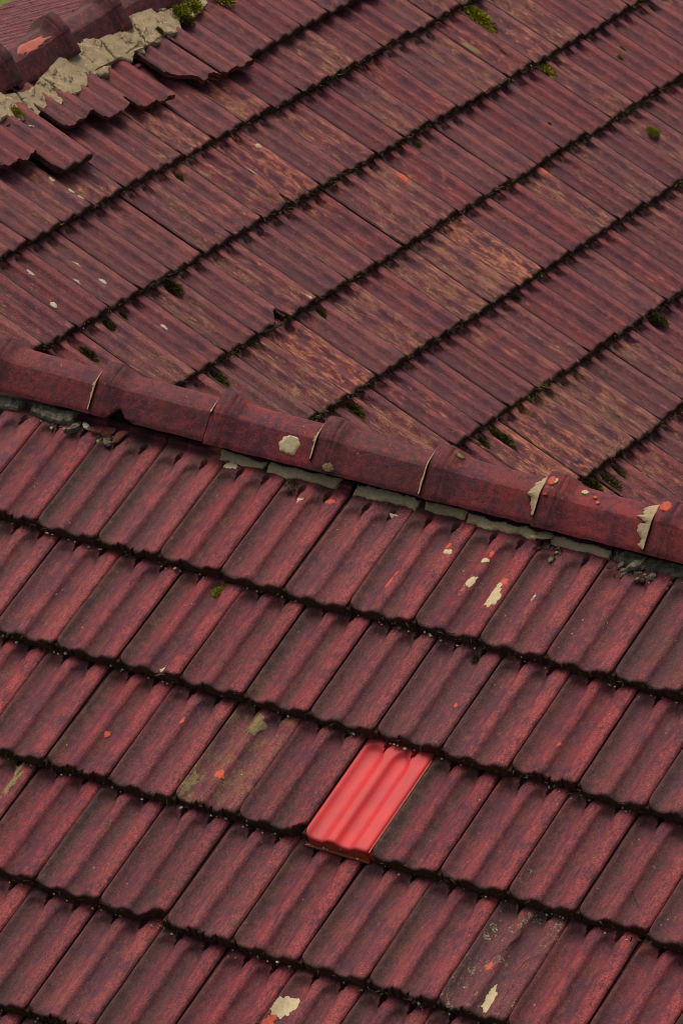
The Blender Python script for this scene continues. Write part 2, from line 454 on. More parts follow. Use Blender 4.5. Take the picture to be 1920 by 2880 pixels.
def patch_mesh(name, P, surf, mat, thick=.0015, rough=.0006, grid=.006, seed=1, sink=.004, edge=.004):
    r = np.random.RandomState(seed)
    xs = [p[0] for p in P]; ys = [p[1] for p in P]
    inner = []
    x = min(xs)
    while x < max(xs):
        y = min(ys)
        while y < max(ys):
            inner.append((x + r.uniform(-.3, .3) * grid, y + r.uniform(-.3, .3) * grid)); y += grid
        x += grid
    # keep only points well inside
    A = np.array(P); B = np.roll(A, -1, 0); keep = []
    for q in inner:
        qx, qy = q
        c = ((A[:, 1] > qy) != (B[:, 1] > qy)) & (qx < (B[:, 0] - A[:, 0]) * (qy - A[:, 1]) / (B[:, 1] - A[:, 1] + 1e-12) + A[:, 0])
        if c.sum() % 2 == 0: continue
        d = np.min(np.hypot(A[:, 0] - qx, A[:, 1] - qy))
        if d > grid * .5: keep.append((q, d))
    pts = [Vector(p) for p in P] + [Vector(k[0]) for k in keep]
    dist = [0.0] * len(P) + [k[1] for k in keep]
    n = len(P)
    vo, eo, fo, ov, oe, of = delaunay_2d_cdt(pts, [(i, (i + 1) % n) for i in range(n)], [list(range(n))], 1, 1e-6)
    nz = Noise1(seed + 3, 8, 90, .75, 1.8)
    V = []
    for v, orig in zip(vo, ov):
        d = dist[orig[0]] if orig else 0.0
        h = thick * (0.45 + .55 * min(1, d / edge))
        V.append((v.x, v.y, float(surf(v.x, v.y)) + h + rough * float(nz(v.x, v.y))))
    F = [tuple(f) for f in fo]
    # skirt round the boundary
    cnt = {}
    for f in F:
        for a, b in zip(f, f[1:] + f[:1]): cnt[(a, b)] = 1
    for (a, b) in [e for e in cnt if (e[1], e[0]) not in cnt]:
        i = len(V)
        V.append((V[a][0], V[a][1], float(surf(V[a][0], V[a][1])) - sink)); V.append((V[b][0], V[b][1], float(surf(V[b][0], V[b][1])) - sink))
        F.append((b, a, i, i + 1))
    return mesh(name, V, F, [mat], None, 22)

def lichen(tile, s, y, rx, ry, mat, seed, label=None, rot=0.0, thick=.0012, jag=.22, name='lichen_patch', relief=1.0):
    P = [(s * TW + a, y + b) for a, b in blob_outline(rx, ry, rot, seed, jag, 60)]
    P = [(min(max(a, .002), .193), b) for a, b in densify(P, .002, .0050, seed + 5)]
    me = patch_mesh(name, P, lambda a, b: ztop(min(max(a / TW, 0), 1), b, relief), mat, thick, thick * .35, .005, seed)
    o = obj(name, me, tile)
    if label: o['label'] = label
    return o

# ------------------------------------------------------------------ lay the tiles
rng = random.Random(11)
VAR_A = [tile_mesh('roof_tile', 100 + k, chip=(0, .006, 0, .004, .010, 0, .003)[k]) for k in range(7)]
VAR_B = [tile_mesh('roof_tile', 150 + k, chip=(0, .005, .003, .008, 0, .004)[k], relief=1.12, thick=.029) for k in range(6)]
CHIPPED = {('A', 4, 4): tile_mesh('roof_tile', 121, corner=(.62, .030, .25)), ('A', 3, 5): tile_mesh('roof_tile', 122, corner=(.84, .030, .12)), ('B', 3, 9): tile_mesh('roof_tile', 123, corner=(.70, .040, .15), relief=1.12, thick=.029), ('A', 3, 10): tile_mesh('roof_tile', 124, corner=(.30, .012, .4)), ('B', 2, 12): tile_mesh('roof_tile', 125, corner=(.86, .045, .06), relief=1.12, thick=.029)}
ORD = ['first', 'second', 'third', 'fourth', 'fifth', 'sixth', 'seventh', 'eighth', 'ninth', 'tenth', 'eleventh', 'twelfth', 'thirteenth', 'fourteenth', 'fifteenth', 'sixteenth', 'seventeenth', 'eighteenth', 'nineteenth', 'twentieth', 'twenty-first', 'twenty-second', 'twenty-third', 'twenty-fourth', 'twenty-fifth', 'twenty-sixth']
TILES = {}
def sil(px): return 915 + .268 * px
def visible(sl, j, o, x, y):
    pts = [project(o + a * TW * x + b * y) for a in (0, 1) for b in (0, TL)]
    xs = [p[0] for p in pts]; ys = [p[1] for p in pts]
    if max(xs) < -8 or min(xs) > W_ + 8 or max(ys) < -8 or min(ys) > H_ + 60: return None
    smp = [project(o + a * TW * x + b * TL * y) for a in (0, .2, .4, .6, .8, 1) for b in (-.06, .1, .25, .4, .55, .7, .85, 1)]
    if not any(-6 < p[0] < W_ + 6 and -6 < p[1] < H_ + 6 for p in smp): return None
    if sl == 'B' and all(p[1] > sil(p[0]) + 20 for p in pts): return None
    if sl == 'B' and max(p[0] for p in pts) < 0: return None
    if sl == 'C':
        # the ridge and its caps hide what lies nearest behind them
        if all(p[1] > 190 - .42 * p[0] for p in pts): return None
    return sum(xs) / 4, sum(ys) / 4

def set_look(o, sl, **k):
    if sl == 'A': d = dict(hue=rng.uniform(0, .45), ochre=rng.uniform(0, .45), wear=rng.uniform(0, .36), dirt=rng.uniform(.5, 1.05), dark=rng.uniform(.45, 1.4), red=rng.uniform(.5, 1.2), headdirt=.6, olive=rng.choice((0, 0, .15, .3, .45)), pale=rng.choice((0, 0, 0, .15, .3)))
    elif sl == 'B': d = dict(hue=rng.uniform(.3, .9), ochre=rng.uniform(.25, .95), wear=rng.choice((.2, .36, .5, .62, .72)), dirt=rng.uniform(.55, 1.0), dark=rng.uniform(.3, 1.2), red=rng.uniform(.1, .6), headdirt=.15, pale=rng.choice((0, 0, .2, .35)), olive=rng.uniform(0, .22))
    else: d = dict(hue=rng.uniform(0, .2), ochre=.0, wear=rng.uniform(0, .3), dirt=.7, dark=1.2, red=.4, headdirt=1.0, olive=0.0)
    if 'wear' in k and sl == 'B': k['wear'] = min(.88, k['wear'] * 1.0 + .10)
    d.update(k)
    for a, v in d.items(): o[a] = float(v)

GROUP = {'A': 'clay tiles on the near slope', 'B': 'clay tiles on the far mossy slope', 'C': 'clay tiles on the slope beyond the mortared ridge'}
def lay(sl, j, i, me, o, x, y, z, jitter=True, **look):
    t = obj('roof_tile', me)
    if jitter:
        o = o + x * rng.gauss(0, .0008) + y * rng.gauss(0, .0032) + z * rng.gauss(0, .0012)
        a = rng.gauss(0, .0065); x, y = x * math.cos(a) + y * math.sin(a), y * math.cos(a) - x * math.sin(a)
        b = rng.gauss(0, .010); x, z = x * math.cos(b) + z * math.sin(b), z * math.cos(b) - x * math.sin(b)
    t.matrix_world = matrix(o, x, y, z)
    set_look(t, sl, **look)
    tag(t, None, 'roof tile', GROUP[sl], 'thing')
    TILES[(sl, j, i)] = t
    return t

LOOK = {  # how marked tiles differ from their fellows
    ('A', 3, 4): dict(olive=.85, dirt=.6, dark=.4, pale=.6), ('A', 4, 9): dict(dark=1.3, olive=.5, red=.25, hue=.6, pale=.84, wear=.6), ('A', 4, 1): dict(olive=.8),
    ('A', 3, 10): dict(dark=1.1, olive=.5, pale=.55), ('A', 3, 8): dict(olive=.45), ('A', 3, 9): dict(dark=1.0, olive=.6, pale=.55), ('A', 2, 8): dict(red=1.3, wear=.35), ('A', 2, 7): dict(red=1.3, wear=.3),
    ('A', 4, 6): dict(olive=.55, wear=.3), ('A', 4, 7): dict(wear=.35), ('A', 3, 2): dict(olive=.35), ('A', 2, 1): dict(olive=.4), ('A', 3, 7): dict(wear=.35, dirt=1.1),
    ('B', 2, 13): dict(wear=1.0, ochre=.9), ('B', 1, 12): dict(wear=.8, ochre=.8), ('B', 1, 11): dict(wear=.55, ochre=.7), ('B', 4, 9): dict(wear=.55, ochre=.95), ('B', 4, 10): dict(wear=.85, ochre=.85), ('B', 4, 16): dict(wear=.9, ochre=.9),
    ('B', 4, 15): dict(wear=.5, ochre=1.0), ('B', 5, 10): dict(wear=.55, ochre=.9), ('B', 2, 21): dict(wear=.65, ochre=.6), ('B', 2, 22): dict(wear=.7), ('B', 6, 12): dict(wear=.7, ochre=1.0), ('B', 6, 13): dict(wear=.4, ochre=1.0), ('B', 6, 11): dict(wear=.75, ochre=1.0),
    ('B', 4, 14): dict(ochre=1.0), ('B', 4, 23): dict(wear=.5, ochre=.9), ('B', 5, 17): dict(wear=.5), ('B', 2, 12): dict(ochre=.9, wear=.45), ('B', 6, 14): dict(ochre=1.0), ('B', 7, 15): dict(wear=.5, ochre=.9), ('B', 6, 16): dict(wear=.5, ochre=.9), ('B', 4, 21): dict(dark=1.2), ('B', 4, 22): dict(dark=1.2, ochre=.1), ('B', 3, 19): dict(dark=1.0, ochre=.1), ('B', 3, 20): dict(dark=1.0, ochre=.1)}

for j in range(1, 8):
    for i in range(-4, 16):
        o, x, y, z = tile_frame('A', j, (i + PA[j]) * TW + .002)
        if not visible('A', j, o, x, y): continue
        if (j, i) == (3, 6):
            me = tile_mesh('bright_red_tile', 55, rough=.25, relief=.72, mats=[M_RED, M_REDEDGE])
            rt = lay('A', j, i, me, o, x, y, z, False)
            def bar(x0, x1, y0, y1, z0, z1):
                V = [(a, b, c) for c in (z0, z1) for a, b in ((x0, y0), (x1, y0), (x1, y1), (x0, y1))]
                return V, [(3, 2, 1, 0), (4, 5, 6, 7), (0, 1, 5, 4), (1, 2, 6, 5), (2, 3, 7, 6), (3, 0, 4, 7)]
            V1, F1 = bar(.006, .197, -.0065, .003, -.0372, -.0335)
            q1 = obj('lip', mesh('lip', V1, F1, [M_RIM], None, 0), rt); q1['label'] = 'thin orange-brown lip along the lower edge'
            V1, F1 = bar(.1962, .1990, .004, .35, -.012, -.0045)
            q1 = obj('side_rib', mesh('side_rib', V1, F1, [M_RIM], None, 0), rt); q1['label'] = 'thin orange-brown interlocking rib along the side'
            continue
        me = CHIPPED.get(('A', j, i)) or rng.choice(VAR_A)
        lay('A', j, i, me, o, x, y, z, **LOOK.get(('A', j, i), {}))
for j in range(1, 9):
    for i in range(0, 32):
        o, x, y, z = tile_frame('B', j, (i + PH['B'][j]) * TW + .002)
        if not visible('B', j, o, x, y): continue
        me = CHIPPED.get(('B', j, i)) or rng.choice(VAR_B)
        lay('B', j, i, me, o, x, y, z, **LOOK.get(('B', j, i), {}))
# partly broken top course below the mortar
N0 = .020
for i in range(16, 26):
    o, x, y, z = tile_frame('B', 0, (i + .40) * TW + .002, n=N0)
    if visible('B', 0, o, x, y): lay('B', 0, i, rng.choice(VAR_B), o, x, y, z)
def broken(i, v, u, butt, n=N0, turn=0.0, lift=0.0, thick=.013, w=.1945, seed=1, s0=0.0, s1=1.0, **look):
    me = tile_mesh('broken_tile', 300 + seed, butt=butt, thick=thick, mats=[M_CLAY, M_BROKEN], width=w, s0=s0, s1=s1)
    o, x, y, z = tile_frame('B', 0, v, u=u, n=n)
    x, y = x * math.cos(turn) + y * math.sin(turn), y * math.cos(turn) - x * math.sin(turn)
    y, z = y * math.cos(lift) - z * math.sin(lift), z * math.cos(lift) + y * math.sin(lift)
    t = lay('B', 0, i, me, o, x, y, z, False, **look)
    t.name = 'roof_tile'
    return t
broken(15, 3.075, .178, lambda s: max(0, .02 * (1 - s)) , n=N0 + .016, lift=.025, seed=1, thick=.016, ochre=.1, wear=.1, dark=.6)
broken(14, 2.865, .178, lambda s: .135 - .135 * s ** .8 + .018 * math.sin(s * 9), n=N0 + .014, lift=.025, seed=2, thick=.015, ochre=.05, wear=.1, dark=.8)
broken(13, 2.600, .150, lambda s: .035 - .03 * s, n=N0 - .004, seed=3, ochre=.2, wear=.15)
broken(12, 2.390, .120, lambda s: .012 + .035 * abs(s - .45) + (.03 if s > .85 else 0), n=N0 + .006, lift=.015, seed=4, thick=.012, ochre=.1, wear=.12)
broken(11, 2.190, .075, lambda s: .010 + .028 * abs(s - .4), n=N0 + .007, lift=.015, seed=5, thick=.012, ochre=.05, wear=.1, dark=.9)
o, x, y, z = tile_frame('B', 0, 1.955, u=.205, n=N0 + .014)
lay('B', 0, 10, VAR_B[0], o, x * math.cos(.02) - y * math.sin(.02), y * math.cos(.02) + x * math.sin(.02), z, False, wear=.1, ochre=.15)
broken(9, 1.760, .112, lambda s: .010 + .03 * abs(s - .7), n=N0 + .014, lift=.02, seed=6, thick=.012, ochre=.05, wear=.15)
for j in range(0, 12):
    for i in range(-75, -5):
        o, x, y, z = tile_frame('C', j, (i + PH['C'][j]) * TW)
        if visible('C', j, o, x, y): lay('C', j, i, rng.choice(VAR_A), o, x, y, z)

# ------------------------------------------------------------------ marks on single tiles (grown-on lichens and bare spots)
LICH = [  # slope, row, column, s, y, half width, half length, material, thickness
    ('A', 1, 6, .83, .160, .019, .042, 'L'), ('A', 1, 6, .88, .215, .014, .016, 'O'), ('A', 1, 6, .72, .095, .006, .010, 'L'), ('A', 1, 6, .42, .178, .012, .022, 'L'), ('A', 1, 6, .38, .140, .007, .022, 'O'),
    ('A', 1, 6, .42, .266, .010, .010, 'L'), ('A', 1, 6, .44, .295, .006, .010, 'O'), ('A', 1, 6, .87, .281, .007, .012, 'O'), ('A', 1, 5, .84, .264, .010, .010, 'L'), ('A', 1, 5, .80, .287, .007, .008, 'O'),
    ('A', 1, 7, .36, .189, .006, .012, 'L'), ('A', 1, 5, .34, .115, .006, .022, 'O'), ('A', 1, 5, .37, .150, .004, .008, 'O'), ('A', 2, 2, .70, .020, .012, .016, 'L'), ('A', 3, 2, .55, .146, .010, .012, 'O'),
    ('A', 3, 3, .45, .257, .005, .012, 'O'), ('A', 3, 4, .40, .290, .017, .040, 'Y'), ('A', 3, 4, .42, .111, .016, .016, 'O'), ('A', 4, 1, .78, .270, .020, .070, 'Y'), ('A', 5, 7, .16, .250, .036, .045, 'L'), ('A', 5, 7, .10, .190, .014, .030, 'O'),
    ('A', 4, 9, .62, .068, .013, .040, 'L'), ('A', 4, 9, .40, .150, .012, .016, 'O'),
    ('A', 1, 2, .12, .372, .020, .012, 'L'), ('A', 1, 3, .37, .322, .009, .010, 'L'), ('A', 1, 3, .81, .343, .011, .009, 'O'), ('A', 3, 4, .10, .060, .012, .030, 'Y'), ('A', 2, 6, .83, .150, .004, .008, 'O'), ('A', 2, 8, .45, .110, .004, .008, 'O'),
    ('B', 2, 6, .50, .264, .013, .016, 'W'), ('B', 2, 7, .56, .212, .010, .016, 'W'), ('B', 2, 7, .12, .151, .013, .014, 'W'), ('B', 2, 7, .61, .107, .011, .014, 'W'), ('B', 2, 6, .17, .122, .013, .012, 'W'), ('B', 3, 7, .62, .212, .009, .013, 'W'),
    ('B', 1, 8, .87, .166, .010, .013, 'W'), ('B', 1, 8, .93, .086, .010, .012, 'W'), ('B', 1, 8, .94, .048, .008, .010, 'W'), ('B', 0, 9, .30, .180, .014, .030, 'W'), ('B', 2, 13, .84, .264, .012, .012, 'W'), ('B', 2, 13, .10, .187, .012, .026, 'L'),
    ('B', 3, 10, .76, .020, .018, .014, 'L'), ('B', 3, 11, .10, .080, .006, .058, 'O'), ('B', 3, 15, .87, .226, .014, .026, 'O'), ('B', 4, 19, .90, .335, .014, .020, 'O'), ('B', 3, 19, .54, .269, .005, .028, 'O'), ('B', 3, 11, .69, .330, .012, .016, 'O'),
    ('B', 2, 9, .52, .300, .009, .014, 'O'), ('B', 2, 21, .18, .191, .020, .032, 'Y'), ('B', 4, 12, .19, .327, .005, .006, 'O'), ('B', 1, 11, .70, .05, .009, .016, 'Y'), ('B', 0, 17, .55, .10, .006, .008, 'O'), ('B', 0, 15, .35, .20, .006, .014, 'O')]
MATS = {'L': M_LICHEN, 'O': M_ORANGE, 'Y': M_YELLOW, 'W': M_WHITE}
NAMES = {'L': 'lichen_patch', 'O': 'bare_spot', 'Y': 'lichen_patch', 'W': 'lichen_flake'}
LABS = {'L': 'cream lichen crust', 'O': 'bright orange bare spot', 'Y': 'yellow-green lichen growth', 'W': 'pale curled lichen flake'}
for q, (sl, j, i, s, y, rx, ry, mk) in enumerate(LICH):
    t = TILES.get((sl, j, i))
    if t is None: continue
    lichen(t, s, y, rx, ry, MATS[mk], 900 + q, LABS[mk], 0.0, .004 if mk == 'W' else .0012, .30 if mk == 'O' else .46 if mk == 'Y' else .28, NAMES[mk], 1.12 if sl == 'B' else 1.0)

def crack(key, pts, seed, wmax=.0028):
    t = TILES.get(key)
    if t is None: return
    nz = Noise1(seed, 6, 70, .75); V = []; F = []; Q = []
    for a, b in zip(pts, pts[1:]):
        for k in range(8): Q.append((a[0] + (b[0] - a[0]) * k / 8, a[1] + (b[1] - a[1]) * k / 8))
    Q.append(pts[-1])
    for k, (s_, y_) in enumerate(Q):
        x_ = s_ * TW + .004 * float(nz(k * .012, 1.0)); w_ = wmax * math.sin(math.pi * (k + .6) / (len(Q) + .4)) * (.7 + .5 * float(nz(k * .03, 5.0)))
        for sg in (-1, 1): V.append((x_ + sg * w_, y_ + .3 * sg * w_, float(ztop(min(max(x_ / TW, 0), 1), y_)) + .0024))
    for k in range(len(Q) - 1): F.append((2 * k, 2 * k + 1, 2 * k + 3, 2 * k + 2))
    o = obj('crack', mesh('crack', V, F, [M_FRINGE], None, 0), t); o['label'] = 'dark open crack'
crack(('A', 4, 9), [(.44, .33), (.50, .27), (.46, .215), (.30, .165)], 31, .0026)
crack(('A', 4, 9), [(.95, .24), (.78, .19), (.72, .15)], 32, .002)
crack(('A', 3, 10), [(.28, .09), (.50, .115), (.74, .07), (.80, .02)], 33, .002)
crack(('B', 6, 15), [(.25, .32), (.20, .27), (.30, .235)], 34, .004)
crack(('B', 2, 21), [(.75, .16), (.72, .08)], 35, .004)
crack(('B', 3, 14), [(.60, .13), (.58, .09)], 36, .004)

# ------------------------------------------------------------------ ridge caps
SEC = [(-.105, 0), (-.101, .012), (-.084, .040), (-.066, .070), (-.058, .082), (-.048, .089), (-.030, .098), (-.010, .107), (0, .110), (.010, .107), (.030, .098), (.048, .089), (.058, .082), (.066, .070), (.084, .040), (.101, .012), (.105, 0)]
SEC = [(a * .93, h * .91) for a, h in SEC]
def sec_normals():
    N = []
    for k in range(len(SEC)):
        a = SEC[max(0, k - 1)]; b = SEC[min(len(SEC) - 1, k + 1)]
        tx, ty = b[0] - a[0], b[1] - a[1]; L = math.hypot(tx, ty); N.append((-ty / L, tx / L))
    return N
SN = sec_normals()
def cap_offset(x):
    return float(np.interp(x, [0, .003, .012, .036, .046, .053, .060, .072, .084, .10, .36], [.008, .0115, .013, .0135, .0125, .0095, .0098, .006, .002, 0, -.004]))
def cap_point(x, t, cs=1.0):
    """point on the cap, t in 0..16 along the section"""
    k = int(min(max(t, 0), 15.999)); f = t - k
    a, h = (SEC[k][c] * (1 - f) + SEC[k + 1][c] * f for c in (0, 1)); na, nh = (SN[k][c] * (1 - f) + SN[k + 1][c] * f for c in (0, 1))
    o = cap_offset(x) * (cs if x < .1 else 1.0); o = o * (.75 + 1.0 * max(0, 1 - abs(t - 8) / 4.5)) if o > 0 else o
    return a + na * o, h + nh * o
def cap_mesh(name, seed, length=.372, notch=None, cs=1.15):
    nz = Noise1(seed, 6, 18); ne = Noise1(seed + 9, 7, 60, .75)
    X = [0, .0015, .004, .012, .024, .036, .041, .046, .050, .053, .056, .060, .066, .072, .078, .084, .092, .10, .12, .15, .18, .21, .24, .27, .30, .33, .35, length]
    V = []; F = []; fm = []
    T = np.linspace(0, 16, 65); nt_ = len(T)
    for x in X:
        for t in T:
            a, h = cap_point(x, t, cs)
            h += .0016 * float(nz(x, a, h)); a += .0012 * float(nz(x + 3, a, h)); xx = x
            if x == 0: xx += .002 * float(ne(a * 2, h * 2))
            if notch and t < 5:
                d = abs(x - notch[0]) / notch[1]
                if d < 1: h = max(h, notch[2] * (1 - d) * (1.0 if t < 1.2 else 1.0)) ; a = max(a, -.098 + .6 * notch[2] * (1 - d)) if h <= notch[2] * (1 - d) + 1e-6 else a
            if t in (0, 16): h += .0025 * float(ne(x * 1.5, 2.0))
            V.append((xx, a, h))
    nx = len(X)
    for i in range(nx - 1):
        for k in range(nt_ - 1):
            a = i * nt_ + k; F.append((a, a + nt_, a + nt_ + 1, a + 1)); fm.append(0)
    # inner shell
    n0 = len(V); th = .013
    for i, x in enumerate(X):
        for k, t in enumerate(T):
            v = V[i * nt_ + k]; kk = min(15, int(t)); na, nh = SN[kk]
            V.append((v[0], v[1] - na * th, v[2] - nh * th * .9))
    for i in range(nx - 1):
        for k in range(nt_ - 1):
            a = n0 + i * nt_ + k; F.append((a, a + 1, a + nt_ + 1, a + nt_)); fm.append(1)
        for k, flip in ((0, 0), (nt_ - 1, 1)):
            a = i * nt_ + k; b = a + nt_; c = n0 + b; d = n0 + a
            F.append((a, d, c, b) if not flip else (a, b, c, d)); fm.append(1)
    for k in range(nt_ - 1):
        F.append((k, k + 1, n0 + k + 1, n0 + k)); fm.append(0)
        a = (nx - 1) * nt_ + k; F.append((a + 1, a, n0 + a, n0 + a + 1)); fm.append(1)
    return mesh(name, V, F, [M_CAP, M_BUTT], fm, 38)
def joint_mesh(t0, t1, wmax, seed):
    """mortar squeezed out in front of a collar, lying on the end of the neighbouring cap"""
    ne = Noise1(seed, 7, 3.0, .7, 1.8); V = []; F = []
    n = 40
    for k in range(n + 1):
        t = t0 + (t1 - t0) * k / n
        e = math.sin(math.pi * k / n) ** .5
        wd = wmax * e * (.75 + .6 * float(ne(t * .8))) + .001
        jag = .0018 * float(ne(t * 5, 4.0))
        for q, (fx, lift) in enumerate(((-1, .001), (-.85, .0070), (-.4, .011), (0, .018), (.006 / max(wd, .004), .0225))):
            o = -.004
            kk = int(min(max(t, 0), 15.999)); f = t - kk
            a, h = (SEC[kk][c] * (1 - f) + SEC[kk + 1][c] * f for c in (0, 1)); na, nh = (SN[kk][c] * (1 - f) + SN[kk + 1][c] * f for c in (0, 1))
            lf = lift + .0012 * float(ne(t * 4, q))
            V.append((fx * wd + (jag if fx < -.3 else 0), a + na * (o + lf), h + nh * (o + lf)))
    for k in range(n):
        for q in range(4):
            a = k * 5 + q; F.append((a, a + 1, a + 6, a + 5))
    return mesh('mortar_joint', V, F, [M_MORTAR], None, 60)

CAP_A = [cap_mesh('ridge_cap', 500 + k) for k in range(3)]
CAPBASE_A = OA + .767 * DA + NA * .002 + np.array([0, .098, 0])
starts_A = [-1.185, -.809, -.428, -.088, .259, .605, .943, 1.285]
joints_A = [None, (.8, 6.2, .013), (3.6, 6.4, .009), (1.4, 7.2, .016), (.6, 7.0, .009), (1.4, 8.2, .046), (.8, 7.6, .056), None]
lab_A = ['ridge cap with scuffed scarlet top, cut by the picture edge, above the notched cap',
         'maroon ridge cap with a notch broken from its lower edge above crumbled mortar',
         'crimson ridge cap on the lower ridge with round cream lichen spot on its side',
         'ridge cap just right of the cap with the round cream lichen spot, scabby dark side',
         'ridge cap with hair-thin mortar line at its collar and thick smear at its far end',
         'ridge cap with orange lichen dots and cream mortar wedge at its collar',
         'ridge cap with pinkish scuffed collar and widest cream mortar wedge, near the picture edge', 'ridge cap just beyond the widest cream mortar wedge']
CAPS_A = []
for k, x0 in enumerate(starts_A):
    o = CAPBASE_A + XA * x0
    if project(o)[0] > W_ + 20: continue
    me = cap_mesh('ridge_cap', 520, notch=(.095, .035, .030)) if k == 1 else CAP_A[k % 3]
    c = obj('ridge_cap', me)
    a = rng.gauss(0, .006)
    c.matrix_world = matrix(o + np.array([0, 0, rng.gauss(0, .001)]), np.array([math.cos(a), math.sin(a), 0]), np.array([-math.sin(a), math.cos(a), 0]), np.array([0, 0, 1.]))
    for a_, v_ in dict(hue=rng.uniform(0, .15), dirt=[.5, .65, .15, .75, .4, .15, .2, .3][k], wear=[1.3, .7, .5, .8, .7, .4, .8, .4][k], dark=[.6, .6, .1, .8, .4, .1, .2, .3][k]).items(): c[a_] = float(v_)
    tag(c, lab_A[k], 'ridge cap', 'caps along the lower ridge')
    if joints_A[k]: obj('mortar_joint', joint_mesh(*joints_A[k], 40 + k), c)
    CAPS_A.append(c)
def cap_patch(cap, x, t, rx, rt, mat, seed, name, label, thick=.0014, jag=.16):
    """lichen on a cap: outline in (along, section) space, laid on the curved surface"""
    P = blob_outline(rx, rt, 0.0, seed, jag)
    V = []; F = []; n = len(P)
    rings = 5
    for r in range(1, rings + 1):
        for (a, b) in P:
            f = r / rings; xx = x + a * f; tt = t + b * f
            aa, hh = cap_point(xx, tt, 1.15); kk = min(15, int(tt)); na, nh = SN[kk]
            th = thick + .0018 if r < rings else -.001
            V.append((xx, aa + na * th, hh + nh * th))
    aa, hh = cap_point(x, t, 1.15); V.append((x, aa + SN[int(t)][0] * (thick + .0018), hh + SN[int(t)][1] * (thick + .0018)))
    c0 = len(V) - 1
    for k in range(n):
        F.append((c0, k, (k + 1) % n))
        for r in range(rings - 1):
            a = r * n + k; b = r * n + (k + 1) % n; F.append((a, a + n, b + n, b))
    me = mesh(name, V, [f[::-1] for f in F], [mat], None, 50)
    o = obj(name, me, cap); o['label'] = label
    return o
cap_patch(CAPS_A[2], .262, 2.3, .032, 1.02, M_LICHEN, 61, 'lichen_patch', 'round cream lichen spot')
cap_patch(CAPS_A[5], .022, 6.2, .014, .7, M_ORANGE, 62, 'lichen_patch', 'bright orange lichen on the collar')
cap_patch(CAPS_A[5], .034, 6.4, .007, .4, M_LICHEN, 63, 'lichen_patch', 'cream lichen dot on the collar')
cap_patch(CAPS_A[5], .020, 4.0, .007, .25, M_ORANGE, 64, 'lichen_patch', 'small orange lichen dot')
cap_patch(CAPS_A[5], .115, 6.6, .011, .4, M_LICHEN, 65, 'lichen_patch', 'buff lichen dot on the top face')
cap_patch(CAPS_A[5], .150, 6.2, .007, .3, M_ORANGE, 66, 'lichen_patch', 'orange lichen dot on the top face')
cap_patch(CAPS_A[5], .165, 5.4, .007, .3, M_ORANGE, 67, 'lichen_patch', 'orange lichen dot on the top face')
cap_patch(CAPS_A[6], .024, 6.6, .018, 1.0, M_ORANGE, 68, 'lichen_patch', 'bright orange scuff on the collar')
cap_patch(CAPS_A[4], .075, 7.2, .016, .5, M_YELLOW, 69, 'lichen_patch', 'grey-yellow lichen on the collar')
cap_patch(CAPS_A[3], .060, 1.0, .016, .6, M_YELLOW, 70, 'lichen_patch', 'pale scab low on the collar')

starts_B = [1.885, 2.235, 2.599, 2.940, 3.290]
lab_B = ['dark ridge cap on the mortared ridge, lowest in the photo and cut by its edge', 'plum ridge cap above the widest spread of old mortar', 'ridge cap with flaked salmon-coloured top on the mortared ridge', 'farthest full ridge cap on the mortared ridge, half buried in mortar', 'last ridge cap on the mortared ridge, cut by the top edge']
CAPS_B = []
for k, v0 in enumerate(starts_B):
    base = OB - .165 * DB - HB * .105 + NB * .012
    o = base + XB * v0
    c = obj('ridge_cap', cap_mesh('ridge_cap', 540 + k, cs=1.8))
    ti = .075; xx_ = -XB * math.cos(ti) - np.array([0, 0, 1.]) * math.sin(ti); zz_ = np.cross(xx_, HB); o = o + np.array([0, 0, .014])
    c.matrix_world = matrix(o, xx_, HB, zz_)
    for a_, v_ in dict(hue=.25, dirt=.95, wear=.7, dark=1.1).items(): c[a_] = float(v_)
    tag(c, lab_B[k], 'ridge cap', 'caps along the mortared ridge')
    CAPS_B.append(c)
cap_patch(CAPS_B[2], .200, 10.6, .085, 1.3, M_SALMON, 81, 'bare_spot', 'flaked salmon face of the cap', .0008, .3)

# ------------------------------------------------------------------ mortar of the far ridge
UP = [(-.160, 1.96), (-.163, 2.084), (-.135, 2.105), (-.113, 2.194), (-.109, 2.257), (-.150, 2.431), (-.170, 2.50), (-.170, 2.565), (-.205, 2.612), (-.190, 2.634), (-.194, 2.668), (-.174, 2.698), (-.155, 2.757), (-.162, 2.811), (-.200, 2.859), (-.186, 2.902), (-.178, 2.949), (-.198, 3.036), (-.210, 3.142), (-.215, 3.42)]
LOW = [(-.085, 1.96), (-.087, 2.035), (-.041, 2.055), (-.007, 2.077), (-.006, 2.131), (-.056, 2.184), (-.059, 2.258), (-.024, 2.28), (-.015, 2.301), (-.059, 2.341), (-.047, 2.394), (-.045, 2.455), (-.073, 2.501), (-.054, 2.531), (-.1, 2.553), (-.073, 2.572), (-.057, 2.65), (-.084, 2.702), (-.07, 2.733), (-.115, 2.745), (-.092, 2.77), (-.064, 2.804), (-.089, 2.861), (-.06, 2.899), (-.103, 2.917), (-.083, 2.962), (-.073, 3.014), (-.104, 3.059), (-.082, 3.109), (-.08, 3.173), (-.118, 3.205), (-.130, 3.308), (-.130, 3.42)]
bed = obj('mortar_bed', None)
bed.matrix_world = matrix(OB, XB, -DB, NB)            # local x along the ridge, y up the slope
tag(bed, 'cracked buff mortar bedding the ridge caps onto the broken top course', 'mortar')
def span(L, a, b):
    xs = [p[1] for p in L]; ys = [p[0] for p in L]
    pts = [(a, float(np.interp(a, xs, ys)))] + [(p[1], p[0]) for p in L if a + .004 < p[1] < b - .004] + [(b, float(np.interp(b, xs, ys)))]
    return pts
crk = Noise1(72, 7, 30, .75)
